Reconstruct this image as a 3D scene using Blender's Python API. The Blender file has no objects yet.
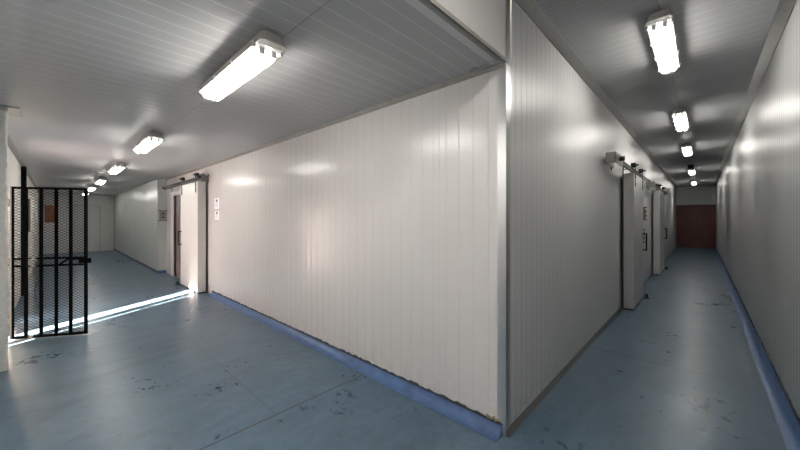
import bpy, bmesh, math, random
from mathutils import Vector, Matrix
random.seed(7)
COL = bpy.context.scene.collection
PI = math.pi

# ------------------------------------------------------------------ materials
def new_mat(name):
    m = bpy.data.materials.new(name); m.use_nodes = True
    nt = m.node_tree
    return m, nt, nt.nodes['Principled BSDF']

def setp(b, **k):
    names = {'col': 'Base Color', 'rough': 'Roughness', 'metal': 'Metallic', 'spec': 'Specular IOR Level',
             'coat': 'Coat Weight', 'emis': 'Emission Strength', 'ecol': 'Emission Color', 'crough': 'Coat Roughness'}
    for a, v in k.items():
        b.inputs[names[a]].default_value = (*v, 1) if isinstance(v, tuple) else v

def math_node(nt, op, a, b=None, c=None, clamp=False):
    n = nt.nodes.new('ShaderNodeMath'); n.operation = op; n.use_clamp = clamp
    for i, x in enumerate((a, b, c)):
        if x is None: continue
        if isinstance(x, (int, float)): n.inputs[i].default_value = x
        else: nt.links.new(x, n.inputs[i])
    return n.outputs[0]

def noise(nt, scale, detail=3, rough=.55, vec=None, dist=0):
    n = nt.nodes.new('ShaderNodeTexNoise'); n.inputs['Scale'].default_value = scale
    n.inputs['Detail'].default_value = detail; n.inputs['Roughness'].default_value = rough
    n.inputs['Distortion'].default_value = dist
    if vec is not None: nt.links.new(vec, n.inputs['Vector'])
    return n.outputs['Fac']

def ramp(nt, fac, stops):
    n = nt.nodes.new('ShaderNodeValToRGB'); cr = n.color_ramp
    while len(cr.elements) < len(stops): cr.elements.new(.5)
    for e, (p, c) in zip(cr.elements, stops):
        e.position = p; e.color = (*c, 1) if len(c) == 3 else c
    nt.links.new(fac, n.inputs[0]); return n.outputs[0]

def mixc(nt, fac, a, b, mode='MIX'):
    n = nt.nodes.new('ShaderNodeMix'); n.data_type = 'RGBA'; n.blend_type = mode
    for key, x in (('Factor', fac), ('A', a), ('B', b)):
        s = [i for i in n.inputs if i.name == key and (i.type == ('VALUE' if key == 'Factor' else 'RGBA'))][0]
        if isinstance(x, (int, float)): s.default_value = x
        elif isinstance(x, tuple): s.default_value = (*x, 1)
        else: nt.links.new(x, s)
    return [o for o in n.outputs if o.type == 'RGBA'][0]

def position(nt):
    g = nt.nodes.new('ShaderNodeNewGeometry'); s = nt.nodes.new('ShaderNodeSeparateXYZ')
    nt.links.new(g.outputs['Position'], s.inputs[0])
    return g.outputs['Position'], s.outputs

def mapping(nt, vec, sc):
    n = nt.nodes.new('ShaderNodeMapping'); n.inputs['Scale'].default_value = sc
    nt.links.new(vec, n.inputs[0]); return n.outputs[0]

def bump(nt, h, strength, dist, b):
    n = nt.nodes.new('ShaderNodeBump'); n.inputs['Strength'].default_value = strength
    n.inputs['Distance'].default_value = dist
    nt.links.new(h, n.inputs['Height']); nt.links.new(n.outputs[0], b.inputs['Normal'])

def grid_line(nt, coord, spacing, offset, half):
    """1 inside a thin line repeated every spacing, soft to 0 outside"""
    t = math_node(nt, 'DIVIDE', math_node(nt, 'SUBTRACT', coord, offset), spacing)
    f = math_node(nt, 'FRACT', math_node(nt, 'ADD', t, .5))
    d = math_node(nt, 'MULTIPLY', math_node(nt, 'ABSOLUTE', math_node(nt, 'SUBTRACT', f, .5)), spacing)
    return math_node(nt, 'SUBTRACT', 1, math_node(nt, 'DIVIDE', d, half), clamp=True)

def panel_mat(name, axis, spacing, offset, col, rough=.3, joint=None, groove=.006, dark=.35, fine=.02, dirt=0, spec=.5, seam=None, wav=1.0, glint_col=None):
    """painted steel sandwich panel: pressed ribs across `axis`, panel joints, a faint ripple between the ribs"""
    m, nt, b = new_mat(name)
    pos, xyz = position(nt); c = xyz[axis]
    g = grid_line(nt, c, spacing, offset, groove)
    lines = g
    if joint:
        lines = math_node(nt, 'MAXIMUM', g, grid_line(nt, c, joint[0], joint[1], .004))
    if seam:
        lines = math_node(nt, 'MAXIMUM', lines, grid_line(nt, xyz[seam[0]], 60, seam[1], .006))
    base = mixc(nt, math_node(nt, 'MULTIPLY', g if glint_col else lines, dark), col, glint_col or tuple(x * .25 for x in col))  # on the ceilings the rib highlight is painted in as a lighter line
    if glint_col and seam: base = mixc(nt, math_node(nt, 'MULTIPLY', grid_line(nt, xyz[seam[0]], 60, seam[1], .006), .5), base, (.08, .08, .08))
    n1 = noise(nt, .9, 4, .6, pos)
    base = mixc(nt, .09, base, ramp(nt, n1, [(.3, (.3, .3, .3)), (.7, (1, 1, 1))]), 'MULTIPLY')
    if dirt:
        low = math_node(nt, 'SUBTRACT', 1, math_node(nt, 'DIVIDE', xyz[2], .55), clamp=True)
        n2 = noise(nt, 9, 6, .7, mapping(nt, pos, (1, 1, 1.6)))
        d = math_node(nt, 'MULTIPLY', math_node(nt, 'MULTIPLY', low, low), math_node(nt, 'MULTIPLY', math_node(nt, 'SUBTRACT', n2, .42, clamp=True), 3 * dirt), clamp=True)
        base = mixc(nt, d, base, (.16, .14, .115))
    nt.links.new(base, b.inputs['Base Color'])
    setp(b, rough=rough, spec=spec)
    w = math_node(nt, 'MULTIPLY', math_node(nt, 'SINE', math_node(nt, 'MULTIPLY', c, 2 * PI / fine)), 3.5e-5 * wav)
    w3 = math_node(nt, 'MULTIPLY', math_node(nt, 'SINE', math_node(nt, 'MULTIPLY', math_node(nt, 'SUBTRACT', c, offset), 2 * PI / spacing)), spacing * .0042 * wav)
    sc = [.8, .8, .8]; sc[axis] = 5
    w2 = math_node(nt, 'MULTIPLY', noise(nt, 1.0, 2, .5, mapping(nt, pos, tuple(sc))), .0045 * wav)
    h = math_node(nt, 'ADD', math_node(nt, 'ADD', w, w3), w2)
    h = math_node(nt, 'SUBTRACT', h, math_node(nt, 'MULTIPLY', lines, .0018))
    bump(nt, h, 1.0, 1.0, b)
    return m

def plain(name, col, rough=.5, metal=0, spec=.5, var=0.12, scale=14, bmp=0):
    m, nt, b = new_mat(name)
    pos, xyz = position(nt)
    n = noise(nt, scale, 4, .6, pos)
    base = mixc(nt, var, col, ramp(nt, n, [(.3, (.15, .15, .15)), (.7, (1, 1, 1))]), 'MULTIPLY')
    nt.links.new(base, b.inputs['Base Color']); setp(b, rough=rough, metal=metal, spec=spec)
    if bmp: bump(nt, n, .6, bmp, b)
    return m

def floor_mat():
    m, nt, b = new_mat('blue_floor_paint')
    pos, xyz = position(nt)
    n1 = noise(nt, 1.1, 6, .62, pos); n2 = noise(nt, 13, 5, .65, pos)
    n3 = noise(nt, 3.2, 5, .6, mapping(nt, pos, (1, .35, 1)), 1.2)
    base = ramp(nt, n1, [(.25, (.056, .112, .172)), (.5, (.088, .150, .212)), (.75, (.128, .196, .256))])
    base = mixc(nt, .5, base, ramp(nt, n2, [(.3, (.5, .5, .5)), (.65, (1, 1, 1))]), 'MULTIPLY')
    base = mixc(nt, .5, base, ramp(nt, n3, [(.35, (.5, .52, .52)), (.6, (1, 1, 1))]), 'MULTIPLY')
    # scuffs and specks of dirt
    v = nt.nodes.new('ShaderNodeTexVoronoi'); v.inputs['Scale'].default_value = 5.5
    nt.links.new(mapping(nt, pos, (1, 1, 0)), v.inputs['Vector'])
    sp = math_node(nt, 'LESS_THAN', math_node(nt, 'ADD', v.outputs['Distance'], math_node(nt, 'MULTIPLY', n2, .2)), .116)
    base = mixc(nt, math_node(nt, 'MULTIPLY', sp, .45), base, (.035, .04, .045))
    sc = noise(nt, 2.6, 7, .75, mapping(nt, pos, (2.2, .5, 1)), 2.5)
    base = mixc(nt, math_node(nt, 'MULTIPLY', math_node(nt, 'SUBTRACT', sc, .60, clamp=True), 1.2, clamp=True), base, (.05, .055, .06))
    # cut joints in the slab
    j = math_node(nt, 'MULTIPLY', grid_line(nt, xyz[0], 40, -1.435, .011), math_node(nt, 'LESS_THAN', xyz[1], 0))
    j2 = math_node(nt, 'MULTIPLY', grid_line(nt, xyz[1], 60, 2.21, .012), math_node(nt, 'GREATER_THAN', xyz[0], 0))
    j3 = math_node(nt, 'MULTIPLY', math_node(nt, 'MULTIPLY', grid_line(nt, xyz[1], 40, -1.0, .005), .5), math_node(nt, 'LESS_THAN', xyz[0], -1.435))
    jj = math_node(nt, 'MAXIMUM', math_node(nt, 'MAXIMUM', j, j2), j3)
    base = mixc(nt, math_node(nt, 'MULTIPLY', jj, 1.6, clamp=True), base, (.02, .025, .03))
    nt.links.new(base, b.inputs['Base Color'])
    r = math_node(nt, 'ADD', math_node(nt, 'MULTIPLY', n1, .26), math_node(nt, 'MULTIPLY', n2, .22))
    nt.links.new(math_node(nt, 'ADD', r, FLOOR_ROUGH), b.inputs['Roughness']); setp(b, spec=.5)
    h = math_node(nt, 'SUBTRACT', math_node(nt, 'ADD', math_node(nt, 'MULTIPLY', n1, .9), math_node(nt, 'MULTIPLY', n2, .22)), math_node(nt, 'MULTIPLY', n3, -.6))
    bump(nt, h, .6, .007, b)
    return m

FLOOR_ROUGH = .08
M = {}
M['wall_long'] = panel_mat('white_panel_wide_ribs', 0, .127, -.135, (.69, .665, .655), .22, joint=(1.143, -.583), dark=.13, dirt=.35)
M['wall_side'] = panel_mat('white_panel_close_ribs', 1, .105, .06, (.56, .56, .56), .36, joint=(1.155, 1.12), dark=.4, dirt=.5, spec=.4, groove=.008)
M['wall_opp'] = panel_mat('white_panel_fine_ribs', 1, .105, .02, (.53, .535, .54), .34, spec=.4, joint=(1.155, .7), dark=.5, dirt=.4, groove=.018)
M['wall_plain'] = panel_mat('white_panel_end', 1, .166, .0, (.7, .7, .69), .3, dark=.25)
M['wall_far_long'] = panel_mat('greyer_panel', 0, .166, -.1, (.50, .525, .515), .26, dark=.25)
M['ceil_low'] = panel_mat('ceiling_panel_low', 0, .127, -.05, (.50, .50, .505), .3, spec=.4, dark=.6, glint_col=(.9, .9, .9), seam=(1, -1.235), groove=.0055)
M['ceil_high'] = panel_mat('ceiling_panel_high', 1, .13, .03, (.46, .465, .475), .3, spec=.4, dark=.5, glint_col=(.85, .85, .85), seam=(0, .77))
M['fascia'] = panel_mat('fascia_panel', 1, .166, .0, (.72, .71, .69), .35, dark=.06)
M['trim'] = plain('grey_angle_trim', (.15, .15, .145), .42, .3, var=.25)
M['trim_dark'] = plain('dark_angle_trim', (.11, .11, .108), .4, .3, var=.25)
M['corner'] = plain('corner_trim_grey', (.42, .43, .435), .33, .75, var=.18, scale=7)
M['corner_light'] = plain('corner_trim_light', (.68, .68, .675), .3, .85, var=.1, scale=7)
M['beige_trim'] = plain('beige_trim', (.36, .345, .31), .45, var=.25)
M['cove'] = plain('blue_cove', (.075, .145, .315), .42, var=.45, scale=9, bmp=.003)
M['sealant'] = plain('dirty_sealant', (.03, .036, .05), .7, var=.6, scale=40)
M['foam'] = plain('torn_foam', (.42, .34, .2), .9, var=.7, scale=120, bmp=.004)
M['caulk'] = plain('grey_caulk', (.33, .33, .32), .7, var=.3, scale=30)
M['brick'] = plain('painted_plaster', (.86, .84, .80), .75, var=.15, scale=26, bmp=.004)
M['black'] = plain('black_paint', (.008, .008, .008), .7, spec=.02, var=.3)
M['rubber'] = plain('black_rubber', (.02, .02, .02), .7, var=.3)
M['steel'] = plain('dull_steel', (.10, .095, .09), .55, .3, var=.35, scale=30)
M['dark_steel'] = plain('dark_steel', (.026, .025, .024), .55, .2, spec=.3, var=.4, scale=30)
M['galv'] = plain('zinc_plate', (.24, .235, .225), .45, .4, var=.3, scale=24)
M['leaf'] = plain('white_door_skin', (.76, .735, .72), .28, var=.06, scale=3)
M['leaf_shaded'] = plain('shaded_door_skin', (.46, .46, .455), .3, var=.1, scale=3)  # same door skin, with the passage doors' shade put into a darker colour
M['leaf_edge'] = plain('door_edge_frame', (.60, .575, .55), .4, var=.12, scale=5)
M['frame_white'] = plain('door_frame_white', (.66, .63, .62), .4, var=.12, scale=6)
M['mauve'] = plain('mauve_interior', (.26, .20, .215), .5, var=.35, scale=5)
M['housing'] = plain('grey_polyester_housing', (.50, .485, .45), .5, var=.1)
M['tray_wall'] = plain('white_painted_wall', (.86, .86, .85), .5, var=.08)
M['tray'] = plain('white_tray', (.62, .62, .61), .4, var=.02)
M['clip'] = plain('clip_plastic', (.55, .54, .5), .4, var=.1)
M['paper'] = plain('paper', (.86, .85, .87), .8, var=.04)
M['ink'] = plain('ink', (.16, .15, .17), .8, var=.2)
M['orange'] = plain('orange_brown_board', (.24, .075, .028), .6, var=.5, scale=18)
M['box_grey'] = plain('box_grey', (.27, .25, .245), .45, var=.2)
M['white_door'] = plain('flush_white_door', (.66, .66, .64), .35, var=.08)

def maroon():
    m, nt, b = new_mat('maroon_boards'); pos, xyz = position(nt)
    g = grid_line(nt, xyz[0], .115, 0, .012)
    n = noise(nt, 6, 4, .6, mapping(nt, pos, (3, 1, .4)))
    base = ramp(nt, n, [(.3, (.085, .022, .018)), (.7, (.165, .05, .042))])
    nt.links.new(mixc(nt, math_node(nt, 'MULTIPLY', g, .7), base, (.02, .008, .008)), b.inputs['Base Color'])
    setp(b, rough=.38); bump(nt, math_node(nt, 'SUBTRACT', n, g), .5, .01, b); return m
M['maroon'] = maroon()

def emis(name, col, s):
    m, nt, b = new_mat(name); setp(b, col=(.9, .9, .88), ecol=col, emis=s); return m
M['tube'] = emis('lit_tube', (1, .965, .90), 52)
def diffuser():
    m, nt, b = new_mat('clear_ribbed_cover')
    nt.nodes.remove(b); out = nt.nodes['Material Output']
    tr = nt.nodes.new('ShaderNodeBsdfTransparent'); tr.inputs[0].default_value = (.95, .95, .94, 1)
    tl = nt.nodes.new('ShaderNodeBsdfTranslucent'); tl.inputs[0].default_value = (.95, .94, .9, 1)
    gl = nt.nodes.new('ShaderNodeBsdfGlossy'); gl.inputs['Roughness'].default_value = .12
    a = nt.nodes.new('ShaderNodeMixShader'); a.inputs[0].default_value = .07
    nt.links.new(tr.outputs[0], a.inputs[1]); nt.links.new(tl.outputs[0], a.inputs[2])
    c = nt.nodes.new('ShaderNodeMixShader'); c.inputs[0].default_value = .05
    nt.links.new(a.outputs[0], c.inputs[1]); nt.links.new(gl.outputs[0], c.inputs[2])
    nt.links.new(c.outputs[0], out.inputs[0]); return m
M['diffuser'] = diffuser()
M['floor'] = floor_mat()

# ------------------------------------------------------------------ mesh helpers
def box(bm, x0, x1, y0, y1, z0, z1, bev=0):
    x0, x1 = sorted((x0, x1)); y0, y1 = sorted((y0, y1)); z0, z1 = sorted((z0, z1))
    vs = [bm.verts.new((x, y, z)) for x in (x0, x1) for y in (y0, y1) for z in (z0, z1)]
    fs = [bm.faces.new([vs[i] for i in q]) for q in ((0, 1, 3, 2), (4, 6, 7, 5), (0, 4, 5, 1), (2, 3, 7, 6), (0, 2, 6, 4), (1, 5, 7, 3))]
    if bev:
        es = {e for f in fs for e in f.edges}
        bmesh.ops.bevel(bm, geom=list(es), offset=bev, segments=2, affect='EDGES', profile=.7)

def prism(bm, prof, axis, a, b):
    """extrude a closed profile of (p, q) along axis from a to b"""
    def pt(p, q, t):
        return {0: (t, p, q), 1: (p, t, q), 2: (p, q, t)}[axis]
    A = [bm.verts.new(pt(p, q, a)) for p, q in prof]; B = [bm.verts.new(pt(p, q, b)) for p, q in prof]
    n = len(prof)
    bm.faces.new(A); bm.faces.new(B[::-1])
    for i in range(n):
        bm.faces.new((A[i], B[i], B[(i + 1) % n], A[(i + 1) % n]))

def tube(bm, p, q, r, seg=12, r2=None):
    p, q = Vector(p), Vector(q); d = (q - p).normalized()
    u = d.orthogonal().normalized(); w = d.cross(u)
    r2 = r if r2 is None else r2
    A = [bm.verts.new(p + r * (math.cos(t) * u + math.sin(t) * w)) for t in [2 * PI * k / seg for k in range(seg)]]
    B = [bm.verts.new(q + r2 * (math.cos(t) * u + math.sin(t) * w)) for t in [2 * PI * k / seg for k in range(seg)]]
    bm.faces.new(A[::-1]); bm.faces.new(B)
    for i in range(seg): bm.faces.new((A[i], A[(i + 1) % seg], B[(i + 1) % seg], B[i]))

def bar(bm, p, q, w, t, n):
    """flat bar from p to q, width w across, thickness t along n"""
    p, q, n = Vector(p), Vector(q), Vector(n).normalized(); d = (q - p).normalized(); s = d.cross(n).normalized()
    vs = [bm.verts.new(o + s * a * w / 2 + n * c * t / 2) for o in (p, q) for a in (-1, 1) for c in (-1, 1)]
    for f in ((0, 1, 3, 2), (4, 6, 7, 5), (0, 4, 5, 1), (2, 3, 7, 6), (0, 2, 6, 4), (1, 5, 7, 3)):
        bm.faces.new([vs[i] for i in f])

def obj(name, bm, mat, parent=None, xf=None, smooth=False):
    if xf is not None:
        for v in bm.verts: v.co = xf(v.co)
    bmesh.ops.recalc_face_normals(bm, faces=bm.faces)
    me = bpy.data.meshes.new(name); bm.to_mesh(me); bm.free()
    me.materials.append(mat)
    if smooth:
        for p in me.polygons: p.use_smooth = True
        try: me.set_sharp_from_angle(angle=math.radians(40))
        except Exception: pass
    o = bpy.data.objects.new(name, me); COL.objects.link(o)
    if parent is not None:
        o.parent = parent
        o.matrix_parent_inverse = parent.matrix_basis.inverted()
    return o

def B(): return bmesh.new()
def one_box(*a, **k):
    bm = B(); box(bm, *a, **k); return bm
def tag(o, label, cat, group=None, kind=None):
    o['label'] = label; o['category'] = cat
    if group: o['group'] = group
    if kind: o['kind'] = kind
    return o
def thing(name, label, cat, loc=(0, 0, 0), group=None, kind=None):
    o = bpy.data.objects.new(name, None); COL.objects.link(o); o.location = loc; o.empty_display_size = .1
    return tag(o, label, cat, group, kind)
def struct(name, bm, mat, parent=None, **k):
    o = obj(name, bm, mat, parent, **k)
    if parent is None: o['kind'] = 'structure'
    return o

# ------------------------------------------------------------------ dimensions
ZL, ZH = 2.665, 3.25          # low and high ceiling
XR = 1.54                     # opposite wall of the narrow passage
YE, XE = 20.9, -20.0          # far ends
XP, YP = -10.2, -.21          # wall that steps forward beyond the sliding door
YLW = -2.66                   # wall with the gate
XN, YN = -4.16, -2.52         # plastered pier

# ------------------------------------------------------------------ setting
struct('floor', one_box(XE - .2, XR + .15, -3.4, YE + .2, -.12, 0), M['floor'])
struct('ceiling', one_box(XE - .2, -.09, -2.72, 0, ZL, ZL + .1), M['ceil_low'])
bm = B(); box(bm, -4.3, -.09, -3.3, -2.72, ZL, ZL + .1); struct('ceiling_near', bm, M['ceil_low'])
struct('ceiling_passage', one_box(0, XR + .1, -3.4, YE + .1, ZH, ZH + .1), M['ceil_high'])

def wall_with_holes(fix, axis, u0, u1, zt, holes):
    """axis 0: wall along x, fix=(y0,y1); axis 1: wall along y, fix=(x0,x1)"""
    bm = B()
    def add(a, b, z0, z1):
        if axis == 0: box(bm, a, b, fix[0], fix[1], z0, z1)
        else: box(bm, fix[0], fix[1], a, b, z0, z1)
    u = u0
    for a, b, h in sorted(holes):
        add(u, a, 0, zt); add(a, b, h, zt); u = b
    add(u, u1, 0, zt)
    return bm
LD = (-9.35, -7.2, 2.16)
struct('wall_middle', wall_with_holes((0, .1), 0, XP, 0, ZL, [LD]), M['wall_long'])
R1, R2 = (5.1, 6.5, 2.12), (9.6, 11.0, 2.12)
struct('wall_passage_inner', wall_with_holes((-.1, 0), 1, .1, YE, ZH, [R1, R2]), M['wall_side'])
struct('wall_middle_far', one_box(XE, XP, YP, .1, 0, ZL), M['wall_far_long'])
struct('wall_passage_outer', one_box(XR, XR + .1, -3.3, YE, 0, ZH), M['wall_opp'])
bm = B(); box(bm, 0, -.09, -3.3, -.001, ZL, ZH); struct('wall_fascia', bm, M['fascia'])
struct('wall_end_corridor', one_box(XE - .1, XE, YLW - .1, .1, 0, ZL), M['wall_plain'])
struct('wall_front', one_box(-4.3, XR + .1, -3.4, -3.3, 0, ZH), M['wall_plain'])
bm = B(); box(bm, -.1, XR + .1, YE, YE + .1, 2.26, ZH); struct('wall_end_passage', bm, M['tray_wall'])
struct('wall_end_dado', one_box(-.1, XR + .1, YE - .03, YE + .1, 0, 2.27), M['maroon'])

# plastered pier: rough front edge
bm = B()
rows = 70
prev = None
for i in range(rows + 1):
    z = ZL * i / rows
    j = (random.random() - .5) * .016; k = (random.random() - .5) * .012
    ring = [(XN - .32, -3.32, z), (XN, -3.32, z), (XN, YN - .05, z), (XN + k * .6, YN - .012 + j, z), (XN - .016 + k, YN + j * .5, z), (XN - .32, YN - .03, z)]
    cur = [bm.verts.new(p) for p in ring]
    if prev:
        for a in range(6): bm.faces.new((prev[a], prev[(a + 1) % 6], cur[(a + 1) % 6], cur[a]))
    else: bm.faces.new(cur)
    prev = cur
bm.faces.new(prev[::-1])
struct('wall_pier', bm, M['brick'])
# wall with the daylight doorway beside the gate: narrow gaps let the sun through
bm = B()
box(bm, -5.27, -5.115, YLW - .04, YLW, 0, 2.66); box(bm, XE, -6.95, YLW - .04, YLW, 0, ZL); box(bm, -6.25, -5.60, YLW - .04, YLW, 0, ZL); box(bm, -6.95, -6.25, YLW - .04, YLW, 2.02, ZL)
box(bm, -7.0, -6.2, YLW - .36, YLW - .32, 0, 2.07); box(bm, -7.0, -6.95, YLW - .32, YLW - .04, 0, 2.07); box(bm, -6.25, -6.2, YLW - .32, YLW - .04, 0, 2.07); box(bm, -6.95, -6.25, YLW - .32, YLW - .04, 2.02, 2.07)  # closed box added behind the opening: hides the daylight lamp, stops the sun
box(bm, -5.66, -4.4, YLW - .04, YLW, 2.05, ZL)
struct('wall_gate_side', bm, M['brick'])
bm = B(); box(bm, -5.045, -4.48, YLW - .045, YLW - .01, 0, 2.06, bev=.004)
d = struct('door_4', bm, M['white_door'])
bm = B(); tube(bm, (-4.56, YLW - .01, 1.02), (-4.56, YLW + .05, 1.02), .012); tube(bm, (-4.56, YLW + .045, 1.02), (-4.68, YLW + .045, 1.02), .011)
obj('door_handle', bm, M['steel'], d)

# corner trim on the near corner
bm = B(); box(bm, -.06, .004, -.004, 0, .0, ZL - .005); c = struct('trim_1', bm, M['corner_light'])
bm = B(); box(bm, .0, .005, -.001, .062, .0, ZH)
obj('side_strip', bm, M['corner'], c)
# strips where walls meet ceilings
bm = B(); prism(bm, [(0, ZL), (-.03, ZL), (-.03, ZL - .004), (-.004, ZL - .034), (0, ZL - .034)], 0, XP, -.0); struct('trim_2', bm, M['beige_trim'])
bm = B(); box(bm, .0, .008, -3.3, -.004, ZL - .008, ZL + .022); box(bm, -.03, .012, -3.3, -.004, ZL - .008, ZL); struct('trim_3', bm, M['beige_trim'])
bm = B(); prism(bm, [(0, ZH), (.07, ZH), (.07, ZH - .006), (.006, ZH - .07), (0, ZH - .07)], 1, .02, YE); struct('trim_4', bm, M['trim'])
bm = B(); prism(bm, [(XR, ZH), (XR - .075, ZH), (XR - .075, ZH - .006), (XR - .006, ZH - .075), (XR, ZH - .075)], 1, -3.3, YE); struct('trim_5', bm, M['trim_dark'])
bm = B(); prism(bm, [(YLW, ZL), (YLW + .05, ZL), (YLW + .05, ZL - .006), (YLW + .006, ZL - .05), (YLW, ZL - .05)], 0, XE, -5.2); struct('trim_6', bm, M['beige_trim'])
bm = B(); prism(bm, [(0, 0), (.028, 0), (.028, .004), (.005, .04), (0, .04)], 1, .0, 4.3); struct('trim_7', bm, M['trim'])
# smear of caulk where the strips meet at the corner
bm = B()
for k in range(16):
    t = k / 15; r = .012 + .014 * random.random()
    bmesh.ops.create_icosphere(bm, subdivisions=2, radius=r, matrix=Matrix.Translation((-.05 - .17 * t, -.035 - .02 * random.random(), ZL - .008)) @ Matrix.Diagonal((1.6, 1, .45, 1)))
struct('trim_8', bm, M['caulk'], smooth=True)

# blue coving with a ragged dirty line on top
def cove(name, axis, a, b, wall, out, w=.105, h=.072, gap=.016):
    """axis 0 along x on wall y=wall, out = -1/+1 direction away from the wall"""
    n = 7
    prof = [(wall, 0)] + [(wall + out * w, 0), (wall + out * w, .003)] + \
           [(wall + out * (w - (w - .012) * math.sin(t)), .003 + (h - .003) * (1 - math.cos(t))) for t in [PI / 2 * k / n for k in range(1, n)]] + [(wall + out * .012, h), (wall, h)]
    bm = B(); prism(bm, prof, axis, a, b)
    o = struct(name, bm, M['cove'], smooth=True)
    bm = B(); N = int(abs(b - a) / .035); prev = None
    for i in range(N + 1):
        t = a + (b - a) * i / N
        hh = h + gap * (.35 + 1.0 * random.random())
        P = [(wall + out * .013, h - .004), (wall + out * .013, h + .003), (wall + out * .003, hh), (wall, hh), (wall, h - .004)]
        cur = [bm.verts.new((t, p, q) if axis == 0 else (p, t, q)) for p, q in P]
        if prev:
            for k in range(5): bm.faces.new((prev[k], prev[(k + 1) % 5], cur[(k + 1) % 5], cur[k]))
        else: bm.faces.new(cur)
        prev = cur
    bm.faces.new(prev[::-1])
    obj('dirty_sealant', bm, M['sealant'], o)
    return o
bb = cove('baseboard_middle', 0, -6.25, -.02, 0, -1)
bm = B()
for k in range(26):
    bmesh.ops.create_icosphere(bm, subdivisions=1, radius=.005 + .007 * random.random(), matrix=Matrix.Translation((-.05 - .1 * random.random(), -.008 * random.random() - .002, .078 + .022 * random.random())))
obj('torn_foam', bm, M['foam'], bb)
cove('baseboard_passage', 1, -3.3, YE - .03, XR, -1, w=.10, h=.085)
cove('baseboard_far', 0, XE, XP, YP, -1, w=.03, h=.03, gap=.05)
bm = B(); prism(bm, [(YP, 0), (YP, .08), (-.01, .08), (-.01, .0)], 0, XP, XP + .05); struct('baseboard_return', bm, M['cove'])

# plate on the ceiling over the pier
bm = B(); box(bm, -4.40, -3.99, -2.66, -2.435, ZL - .014, ZL, bev=.002); struct('trim_9', bm, M['corner'])

# white door in the end wall of the wide corridor
d = struct('door_5', one_box(XE, XE + .03, -1.62, -.74, .02, 2.12, bev=.004), M['white_door'])
bm = B(); box(bm, XE, XE + .05, -.74, -.68, 0, 2.19); box(bm, XE, XE + .05, -1.68, -1.62, 0, 2.19); box(bm, XE, XE + .05, -1.62, -.74, 2.12, 2.19)
obj('door_frame', bm, M['leaf_edge'], d)
obj('centre_strip', one_box(XE + .03, XE + .036, -1.19, -1.17, .03, 2.1), M['leaf_edge'], d)

# ------------------------------------------------------------------ ceiling lights
def fixture(name, L, axis, loc, label, group):
    """local: along +u from 0 to L, hanging down from z=0"""
    t = thing(name, label, 'ceiling light', loc, group); top = loc[2]; loc = (loc[0], loc[1], loc[2] - .022)
    W = .078
    def X(c): 
        p = (c[0], c[1], c[2]) if axis == 0 else (c[1], c[0], c[2])
        return Vector((p[0] + loc[0], p[1] + loc[1], p[2] + loc[2]))
    def P(n, bm, m, par=t, **k): return obj(n, bm, m, par, xf=X, **k)
    bm = B()                                                     # tapered housing
    def loft(bm, rings, cap0=True, cap1=True):
        R = [[bm.verts.new(p) for p in ring] for ring in rings]
        for a, b in zip(R, R[1:]):
            n = len(a)
            for i in range(n): bm.faces.new((a[i], a[(i + 1) % n], b[(i + 1) % n], b[i]))
        if cap0: bm.faces.new(R[0][::-1])
        if cap1: bm.faces.new(R[-1])
    def ring(e, w, z, c=.02):
        return [(e, -w + c, z), (e + c, -w, z), (L - e - c, -w, z), (L - e, -w + c, z), (L - e, w - c, z), (L - e - c, w, z), (e + c, w, z), (e, w - c, z)]
    loft(bm, [ring(.022, W - .018, 0), ring(.012, W - .008, -.046), ring(.004, W - .002, -.056), ring(.0, W + .004, -.058), ring(.0, W + .004, -.068)])
    P('housing', bm, M['housing'])
    for e in (.2, L - .2):
        bm = B(); box(bm, e - .02, e + .02, -.03, .03, 0, .022); P('mounting_foot', bm, M['housing'])
    bm = B(); box(bm, .05, L - .05, -W + .012, W - .012, -.0725, -.0685); P('reflector_tray', bm, M['tray'])
    bm = B()                                                     # clear cover, open at the top
    loft(bm, [ring(.004, W, -.069), ring(.008, W - .004, -.09), ring(.022, W - .02, -.117), ring(.034, W - .034, -.121)], cap0=False)
    P('diffuser', bm, M['diffuser'])
    for s in (-1, 1):
        bm = B(); tube(bm, (.11, s * .036, -.092), (L - .11, s * .036, -.093), .0235, 14); P('tube', bm, M['tube'], smooth=True)
    for e in (.1, L - .1):
        for s in (-1, 1):
            bm = B(); box(bm, e - .012, e + .012, s * .036 - .016, s * .036 + .016, -.110, -.0727, bev=.004); P('lamp_holder', bm, M['tray'])
    for k in range(4):
        e = .1 + (L - .2) * k / 3
        for s in (-1, 1):
            bm = B(); box(bm, e - .013, e + .013, s * (W - .002), s * (W + .012), -.086, -.044, bev=.003)
            box(bm, e - .008, e + .008, s * (W + .002), s * (W + .018), -.060, -.054)
            P('clip', bm, M['clip'])
    return t
def copy_light(src, loc, label):
    r = src.copy(); COL.objects.link(r); r.location = loc; r['label'] = label
    for ch in list(src.children):
        c = ch.copy(); COL.objects.link(c); c.parent = r
        c.matrix_parent_inverse = ch.matrix_parent_inverse.copy()
    return r
ordn = ['first', 'second', 'third', 'fourth', 'fifth', 'sixth']
LX = [-.80, -4.0, -7.3, -10.6, -13.7, -17.0]
lights = []
for i, x in enumerate(LX):
    lab = 'lit twin-tube strip light on the low ceiling, %s from the near wall corner' % ordn[i]
    if i == 0: proto = fixture('ceiling_light', 1.22, 0, (x - 1.22, -1.315, ZL), lab, 'strip lights on the low ceiling'); lights.append(proto)
    else: lights.append(copy_light(proto, (x - 1.22, -1.315, ZL), lab))
RY = [1.12, 4.28, 7.43, 12.2, 16.9]
for i, y in enumerate(RY):
    lab = 'lit twin-tube strip light on the high passage ceiling, %s from the near wall corner' % ordn[i]
    if i == 0: proto = fixture('ceiling_light', 1.27, 1, (.765, y, ZH), lab, 'strip lights on the passage ceiling')
    else: copy_light(proto, (.765, y, ZH), lab)
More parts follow.
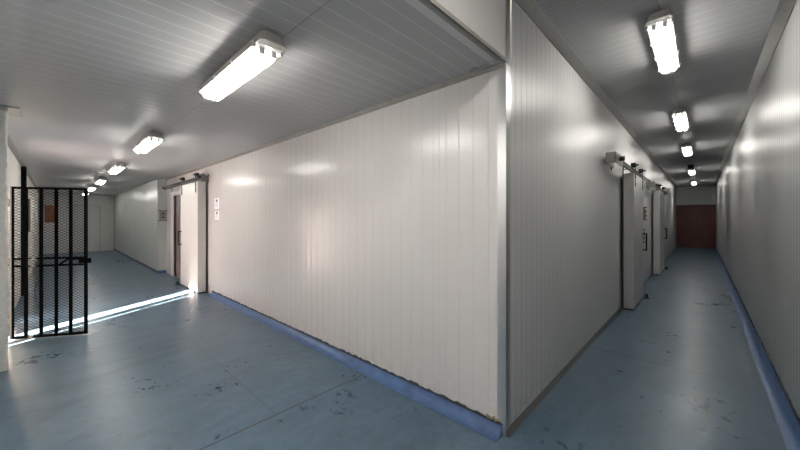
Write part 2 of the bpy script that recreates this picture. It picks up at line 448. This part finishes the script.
# dark box on the passage ceiling before the fourth light
t = thing('junction_box', 'small dark box on the passage ceiling just before the fourth strip light', 'box', (.765, 11.6, ZH))
obj('box_body', one_box(.69, .84, 11.52, 11.68, ZH - .13, ZH, bev=.006), M['dark_steel'], t)
obj('box_lid', one_box(.70, .83, 11.512, 11.522, ZH - .12, ZH - .01, bev=.002), M['dark_steel'], t)

# ------------------------------------------------------------------ sliding doors
def sliding(xf, u0, u1, r0, r1, zt, op, where, num, bracket, skin='leaf', edge='leaf_edge', pv=0):
    """u along the wall (away from the camera), v out of the wall, z up.  leaf u0..u1, rail r0..r1, opening op"""
    T = lambda c: Vector((*xf(c[0], c[1]), c[2]))
    def P(n, bm, m, par, **k): return obj(n, bm, m, par, xf=T, **k)
    # fixed frame around the opening: setting
    bm = B(); f = .07
    box(bm, op[1], op[1] + .3, -.1, .012, 0, op[2] + .1); box(bm, op[0] - f, op[0], -.1, .012, 0, op[2] + .1); box(bm, op[0], op[1], -.1, .012, op[2], op[2] + .1)
    fr = P('door_%d' % num, bm, M['frame_white'], None); fr['kind'] = 'structure'
    bm = B(); N = 9; w = (op[1] - op[0]) / N
    for k in range(N):
        box(bm, op[0] + k * w + .003, op[0] + (k + 1) * w - .003, -.045 + .012 * (k % 2), -.04 + .012 * (k % 2), 0, op[2])
    box(bm, op[0] - .05, op[1] + .05, -.32, -.30, 0, op[2] + .05); box(bm, op[1] - .002, op[1] + .02, -.30, -.1, 0, op[2]); box(bm, op[0], op[1], -.3, -.1, op[2], op[2] + .03)
    P('strip_curtain', bm, M['mauve'], fr)
    # leaf
    v0, v1 = .05, .19
    t = thing('sliding_door', 'white insulated sliding door leaf hanging open ' + where, 'door', (*xf((u0 + u1) / 2, (v0 + v1) / 2), 0), 'insulated sliding doors', 'thing')
    P('door_panel', one_box(u0 + .012, u1 - .012, v0, v1, .035, zt, bev=.008), M[skin], t)
    bm = B(); box(bm, u0, u0 + .014, v0 - .004, v1 + .003, .03, zt + .004, bev=.003); P('edge_strip', bm, M[edge], t)
    bm = B(); box(bm, u1 - .014, u1, v0 - .004, v1 + .003, .03, zt + .004, bev=.003); P('edge_strip', bm, M[edge], t)
    bm = B(); box(bm, u0 + .01, u1 - .01, v0 + .01, v1 - .01, .006, .036); box(bm, u0 + .005, u0 + .03, .032, v0, .006, zt); box(bm, u1 - .03, u1 - .005, .032, v0, .006, zt)
    P('rubber_seal', bm, M['rubber'], t)
    for uu in (u0 + .14, u1 - .12):
        bm = B(); box(bm, uu - .025, uu + .025, v1, v1 + .008, zt - .22, zt + .16, bev=.002)
        for zz in (zt - .17, zt - .06): tube(bm, (uu, v1 + .006, zz), (uu, v1 + .018, zz), .010, 6)
        h = P('hanger', bm, M['steel'], t)
        bm = B(); tube(bm, (uu, v1 - .055, zt + .15), (uu, v1 + .012, zt + .15), .042, 16); tube(bm, (uu, v1 + .0, zt + .15), (uu, v1 + .05, zt + .15), .014, 8)
        P('roller', bm, M['dark_steel'], h, smooth=True)
    bm = B(); uu = u1 - .1
    tube(bm, (uu, v1, .95), (uu, v1 + .06, .95), .011, 8); tube(bm, (uu, v1, 1.25), (uu, v1 + .06, 1.25), .011, 8); tube(bm, (uu, v1 + .06, .93), (uu, v1 + .06, 1.27), .013, 10)
    P('pull_handle', bm, M['dark_steel'], t, smooth=True)
    # rail
    r = thing('door_rail', 'steel overhead sliding rail with wall brackets ' + where, 'rail', (*xf((r0 + r1) / 2, .1), zt), 'overhead door rails')
    zr = zt + .075
    bm = B(); box(bm, r0, r1, v1 - .045, v1 - .025, zr - .03, zr + .03, bev=.003); P('track', bm, M['dark_steel'], r)
    bm = B(); tube(bm, (r0, v1 - .035, zr - .032), (r1, v1 - .035, zr - .032), .018, 10); P('track_tube', bm, M['steel'], r, smooth=True)
    n = 4
    for k in range(n):
        uu = r0 + .12 + (r1 - r0 - .24) * k / (n - 1)
        bm = B(); box(bm, uu - .03, uu + .03, 0, .008, zr - .09, zr + .09); box(bm, uu - .03, uu + .03, 0, v1 - .03, zr + .028, zr + .038); tube(bm, (uu, .006, zr + .06), (uu, .02, zr + .06), .012, 6)
        P('wall_bracket', bm, M['steel'], r)
    a, b = bracket
    bm = B(); box(bm, a, a + .008, pv, v1 - .02, zr - .075, zr + .075); box(bm, a, b, v1 - .028, v1 - .02, zr - .075, zr + .075); box(bm, a, b, pv, pv + .006, zr - .075, zr + .075)
    P('end_plate', bm, M['galv'], r)
    bm = B(); tube(bm, ((a + b) / 2, v1 - .02, zr + .01), ((a + b) / 2, v1 + .04, zr + .01), .032, 12); P('buffer', bm, M['rubber'], r, smooth=True)
    bm = B(); tube(bm, (r1 - .01, v1 - .035, zr), (r1 + .07, v1 - .035, zr), .03, 10); P('end_stop', bm, M['rubber'], r, smooth=True)
    # floor guides
    for j, uu in enumerate((u0 + .25, u1 + .06)[1:]):
        g = thing('floor_guide', 'dark floor guide by the door ' + where, 'bracket', (*xf(uu, v1 + .04), 0))
        bm = B(); box(bm, uu - .05, uu + .05, v1 - .01, v1 + .09, 0, .008); box(bm, uu - .04, uu + .04, v1 + .02, v1 + .028, .008, .075)
        P('base_plate', bm, M['dark_steel'], g)
        bm = B(); tube(bm, (uu, v1 + .05, .02), (uu, v1 + .05, .08), .02, 10); P('guide_roller', bm, M['rubber'], g, smooth=True)
left = lambda u, v: (-u, -v)
right = lambda u, v: (v, u)
sliding(left, 6.52, 7.86, 6.38, 9.70, 2.31, (7.2, 9.35, 2.16), 'on the long white wall past the paper notices', 1, (6.37, 6.43), 'leaf', 'leaf_edge', .10)
sliding(right, 4.42, 5.60, 3.55, 6.80, 2.31, (5.1, 6.5, 2.12), 'in the narrow passage, first from the wall corner', 2, (3.0, 3.55), 'leaf_shaded', 'leaf_shaded', .05)
sliding(right, 9.05, 10.45, 8.3, 11.6, 2.31, (9.6, 11.0, 2.12), 'in the narrow passage, farther from the wall corner', 3, (7.9, 8.3), 'leaf_shaded', 'leaf_shaded')

# control boxes
def control_box(fn, label):
    T = lambda c: Vector(fn(c))
    o = Vector(fn((0, 0, 0)))
    t = thing('control_box', label, 'switch box', o, 'door control boxes')
    obj('box_body', one_box(-.085, .085, 0, .08, -.12, .12, bev=.006), M['box_grey'], t, xf=T)
    bm = B(); box(bm, -.075, .075, .08, .088, -.11, .11, bev=.003); obj('box_lid', bm, M['box_grey'], t, xf=T)
    for z in (.05, -.045):
        bm = B(); tube(bm, (0, .085, z), (0, .105, z), .022, 14); obj('push_button', bm, M['dark_steel'], t, xf=T, smooth=True)
    bm = B()
    for z in (.14, -.14):
        obj('guard_bar', one_box(-.11, .11, 0, .11, z - .008, z + .008), M['dark_steel'], t, xf=T)
control_box(lambda c: (XP + c[1], -.10 + c[0], 1.63 + c[2]), 'grey door control box between two dark guard bars on the stepped white wall')
control_box(lambda c: (c[1], 6.95 + c[0], 1.66 + c[2]), 'dark-framed control box on the passage wall between the two sliding doors, the upper one')
control_box(lambda c: (c[1], 6.05 + .62 + c[0], 1.17 + c[2]), 'dark-framed control box on the passage wall between the two sliding doors, the lower one')

# ------------------------------------------------------------------ paper notices
def notice(x0, x1, z0, z1, label):
    t = tag(obj('paper_notice', one_box(x0, x1, -.004, 0, z0, z1), M['paper']), label, 'notice', 'paper notices')
    bm = B(); w = x1 - x0; h = z1 - z0
    bmesh.ops.create_circle(bm, cap_ends=True, segments=20, radius=w * .14, matrix=Matrix.Translation(((x0 + x1) / 2, -.0048, z1 - h * .24)) @ Matrix.Rotation(PI / 2, 4, 'X') @ Matrix.Diagonal((1.5, .8, 1, 1)))
    for k in range(4):
        z = z1 - h * (.48 + .11 * k)
        box(bm, x0 + w * .18, x1 - w * (.18 + .1 * (k % 2)), -.0047, -.004, z, z + h * .022)
    obj('print', bm, M['ink'], t)
notice(-6.12, -5.86, 1.74, 1.95, 'white paper notice taped on the long wall beside the sliding door, upper sheet')
notice(-6.10, -5.86, 1.53, 1.70, 'white paper notice taped on the long wall beside the sliding door, lower sheet')

# ------------------------------------------------------------------ steel gate
GA, GB = Vector((-5.374, -2.575, 0)), Vector((-4.955, -1.9, 0))
gd = (GB - GA).normalized(); gn = Vector((-gd.y, gd.x, 0))
GW, GH = .795, 1.955
g = thing('security_gate', 'black steel gate with diamond mesh standing open beside the plastered wall end', 'gate', GA)
def G(c): return Vector((GA.x + gd.x * c[0] + gn.x * c[1], GA.y + gd.y * c[0] + gn.y * c[1], c[2]))
bm = B(); box(bm, 0, .026, -.016, .016, .02, GH); box(bm, GW - .026, GW, -.016, .016, .02, GH); box(bm, .03, GW - .03, -.016, .016, GH - .028, GH); box(bm, .03, GW - .03, -.016, .016, .02, .05)
obj('gate_frame', bm, M['black'], g, xf=G)
for s in (.155, .31, .467, .62):
    obj('bar', one_box(s - .016, s + .016, -.010, .006, .05, GH - .028), M['black'], g, xf=G)
for z in (1.033, .94):
    obj('rail', one_box(.026, GW - .026, .006, .026, z - .012, z + .012), M['black'], g, xf=G)
bm = B(); dw, dh = .060, .036
nu = int(round((GW - .06) / (dw / 2))); du = (GW - .06) / nu
for r in range(int((GH - .08) / dh)):
    for half in (0, 1):                                          # two zigzag strands make one row of diamonds
        for k in range(nu):
            zz = [.052 + r * dh + dh / 2 * ((k + m + half) % 2) + half * dh / 2 for m in (0, 1)]
            bar(bm, (.03 + k * du, -.012, zz[0]), (.03 + (k + 1) * du, -.012, zz[1]), .0036, .003, (0, 1, 0))
obj('mesh_screen', bm, M['black'], g, xf=G)
bm = B(); box(bm, GW - .11, GW + .02, .026, .05, .955, 1.02, bev=.003); l = obj('lock_case', bm, M['black'], g, xf=G)
bm = B(); bar(bm, (.46, .034, .935), (.60, .034, 1.035), .022, .012, (0, 1, 0)); bar(bm, (.59, .034, 1.01), (.70, .034, 1.01), .018, .012, (0, 1, 0)); obj('latch_bar', bm, M['black'], g, xf=G)
for z in (.25, 1.0, 1.75):
    bm = B(); tube(bm, (-.012, 0, z - .05), (-.012, 0, z + .05), .014, 10); obj('hinge', bm, M['black'], g, xf=G, smooth=True)
bm = B(); box(bm, .338, .443, .008, .016, 1.50, 1.72, bev=.002)
sg = tag(obj('gate_board', bm, M['orange'], xf=G), 'small orange-brown board fixed between two bars of the black gate', 'sign')
bm = B()
for z in (1.56, 1.605, 1.65): box(bm, .345, .436, .016, .0185, z, z + .012)
obj('dark_band', bm, M['black'], sg, xf=G)
# tall black post farther along that wall
p = thing('steel_post', 'tall black steel post along the wall seen behind the gate', 'post', (-9.06, -2.6, 0))
obj('post_shaft', one_box(-9.12, -9.00, YLW + .003, YLW + .075, .012, ZL - .06, bev=.004), M['black'], p)
obj('base_plate', one_box(-9.17, -8.94, YLW + .004, YLW + .09, 0, .012), M['black'], p)
bm = B(); tube(bm, (-9.06, YLW + .11, 1.28), (-9.06, YLW + .11, 1.95), .016, 8); tube(bm, (-9.06, YLW + .11, 1.29), (-9.06, YLW + .07, 1.29), .014, 8); tube(bm, (-9.06, YLW + .11, 1.94), (-9.06, YLW + .07, 1.94), .014, 8)
obj('pull_bar', bm, M['black'], p, smooth=True)

# ------------------------------------------------------------------ light
def area(name, loc, rot, sx, sy, power, col, spread=PI):
    L = bpy.data.lights.new(name, 'AREA'); L.shape = 'RECTANGLE'; L.size = sx; L.size_y = sy; L.energy = power; L.color = col; L.spread = spread
    o = bpy.data.objects.new(name, L); COL.objects.link(o); o.location = loc; o.rotation_euler = rot; return o
# the strip light of the row that hangs over the camera
area('strip_lamp', (.765, -1.95, ZH - .12), (0, 0, 0), .14, 1.25, 34, (1, .96, .9))
area('strip_lamp_side', (.69, -1.95, ZH - .09), (0, PI / 2, 0), .05, 1.25, 20, (1, .96, .9))
# unseen fill lamp added to brighten the dark pier and nearby floor
area('pier_fill_lamp', (-1.7, -2.95, ZL - .1), (0, 0, 0), 1.2, .14, 24, (1, .96, .9))
# daylight at the doorway beside the gate
dl = area('doorway_daylight', (-6.46, YLW - .015, 1.0), (PI / 2, 0, 0), .38, 1.8, 58, (1, .78, .71))
dl.rotation_euler = Vector((0, 1, .06)).to_track_quat('-Z', 'Y').to_euler()
S = bpy.data.lights.new('sun', 'SUN'); S.energy = 260; S.color = (1, .82, .64); S.angle = math.radians(1.6)
so = bpy.data.objects.new('sun', S); COL.objects.link(so)
el = math.radians(33.5); hd = Vector((-1.05, 1.71, 0)).normalized()
so.rotation_euler = (hd * math.cos(el) + Vector((0, 0, -math.sin(el)))).to_track_quat('-Z', 'Y').to_euler()
w = bpy.data.worlds.new('world'); bpy.context.scene.world = w; w.use_nodes = True
bg = w.node_tree.nodes['Background']; bg.inputs[0].default_value = (.75, .82, .95, 1); bg.inputs[1].default_value = .6

# ------------------------------------------------------------------ camera
f = 323.0
cam = bpy.data.cameras.new('camera'); cam.sensor_fit = 'HORIZONTAL'; cam.sensor_width = 36; cam.lens = f / 800 * 36
cam.shift_y = -6.5 / 800; cam.clip_start = .03; cam.clip_end = 200
co = bpy.data.objects.new('camera', cam); COL.objects.link(co)
co.location = (1.022, -2.196, 1.55); co.rotation_euler = (PI / 2, 0, math.radians(43.07))
sc = bpy.context.scene; sc.camera = co
sc.view_settings.view_transform = 'Standard'; sc.view_settings.look = 'None'; sc.view_settings.exposure = -.22; sc.view_settings.gamma = 1
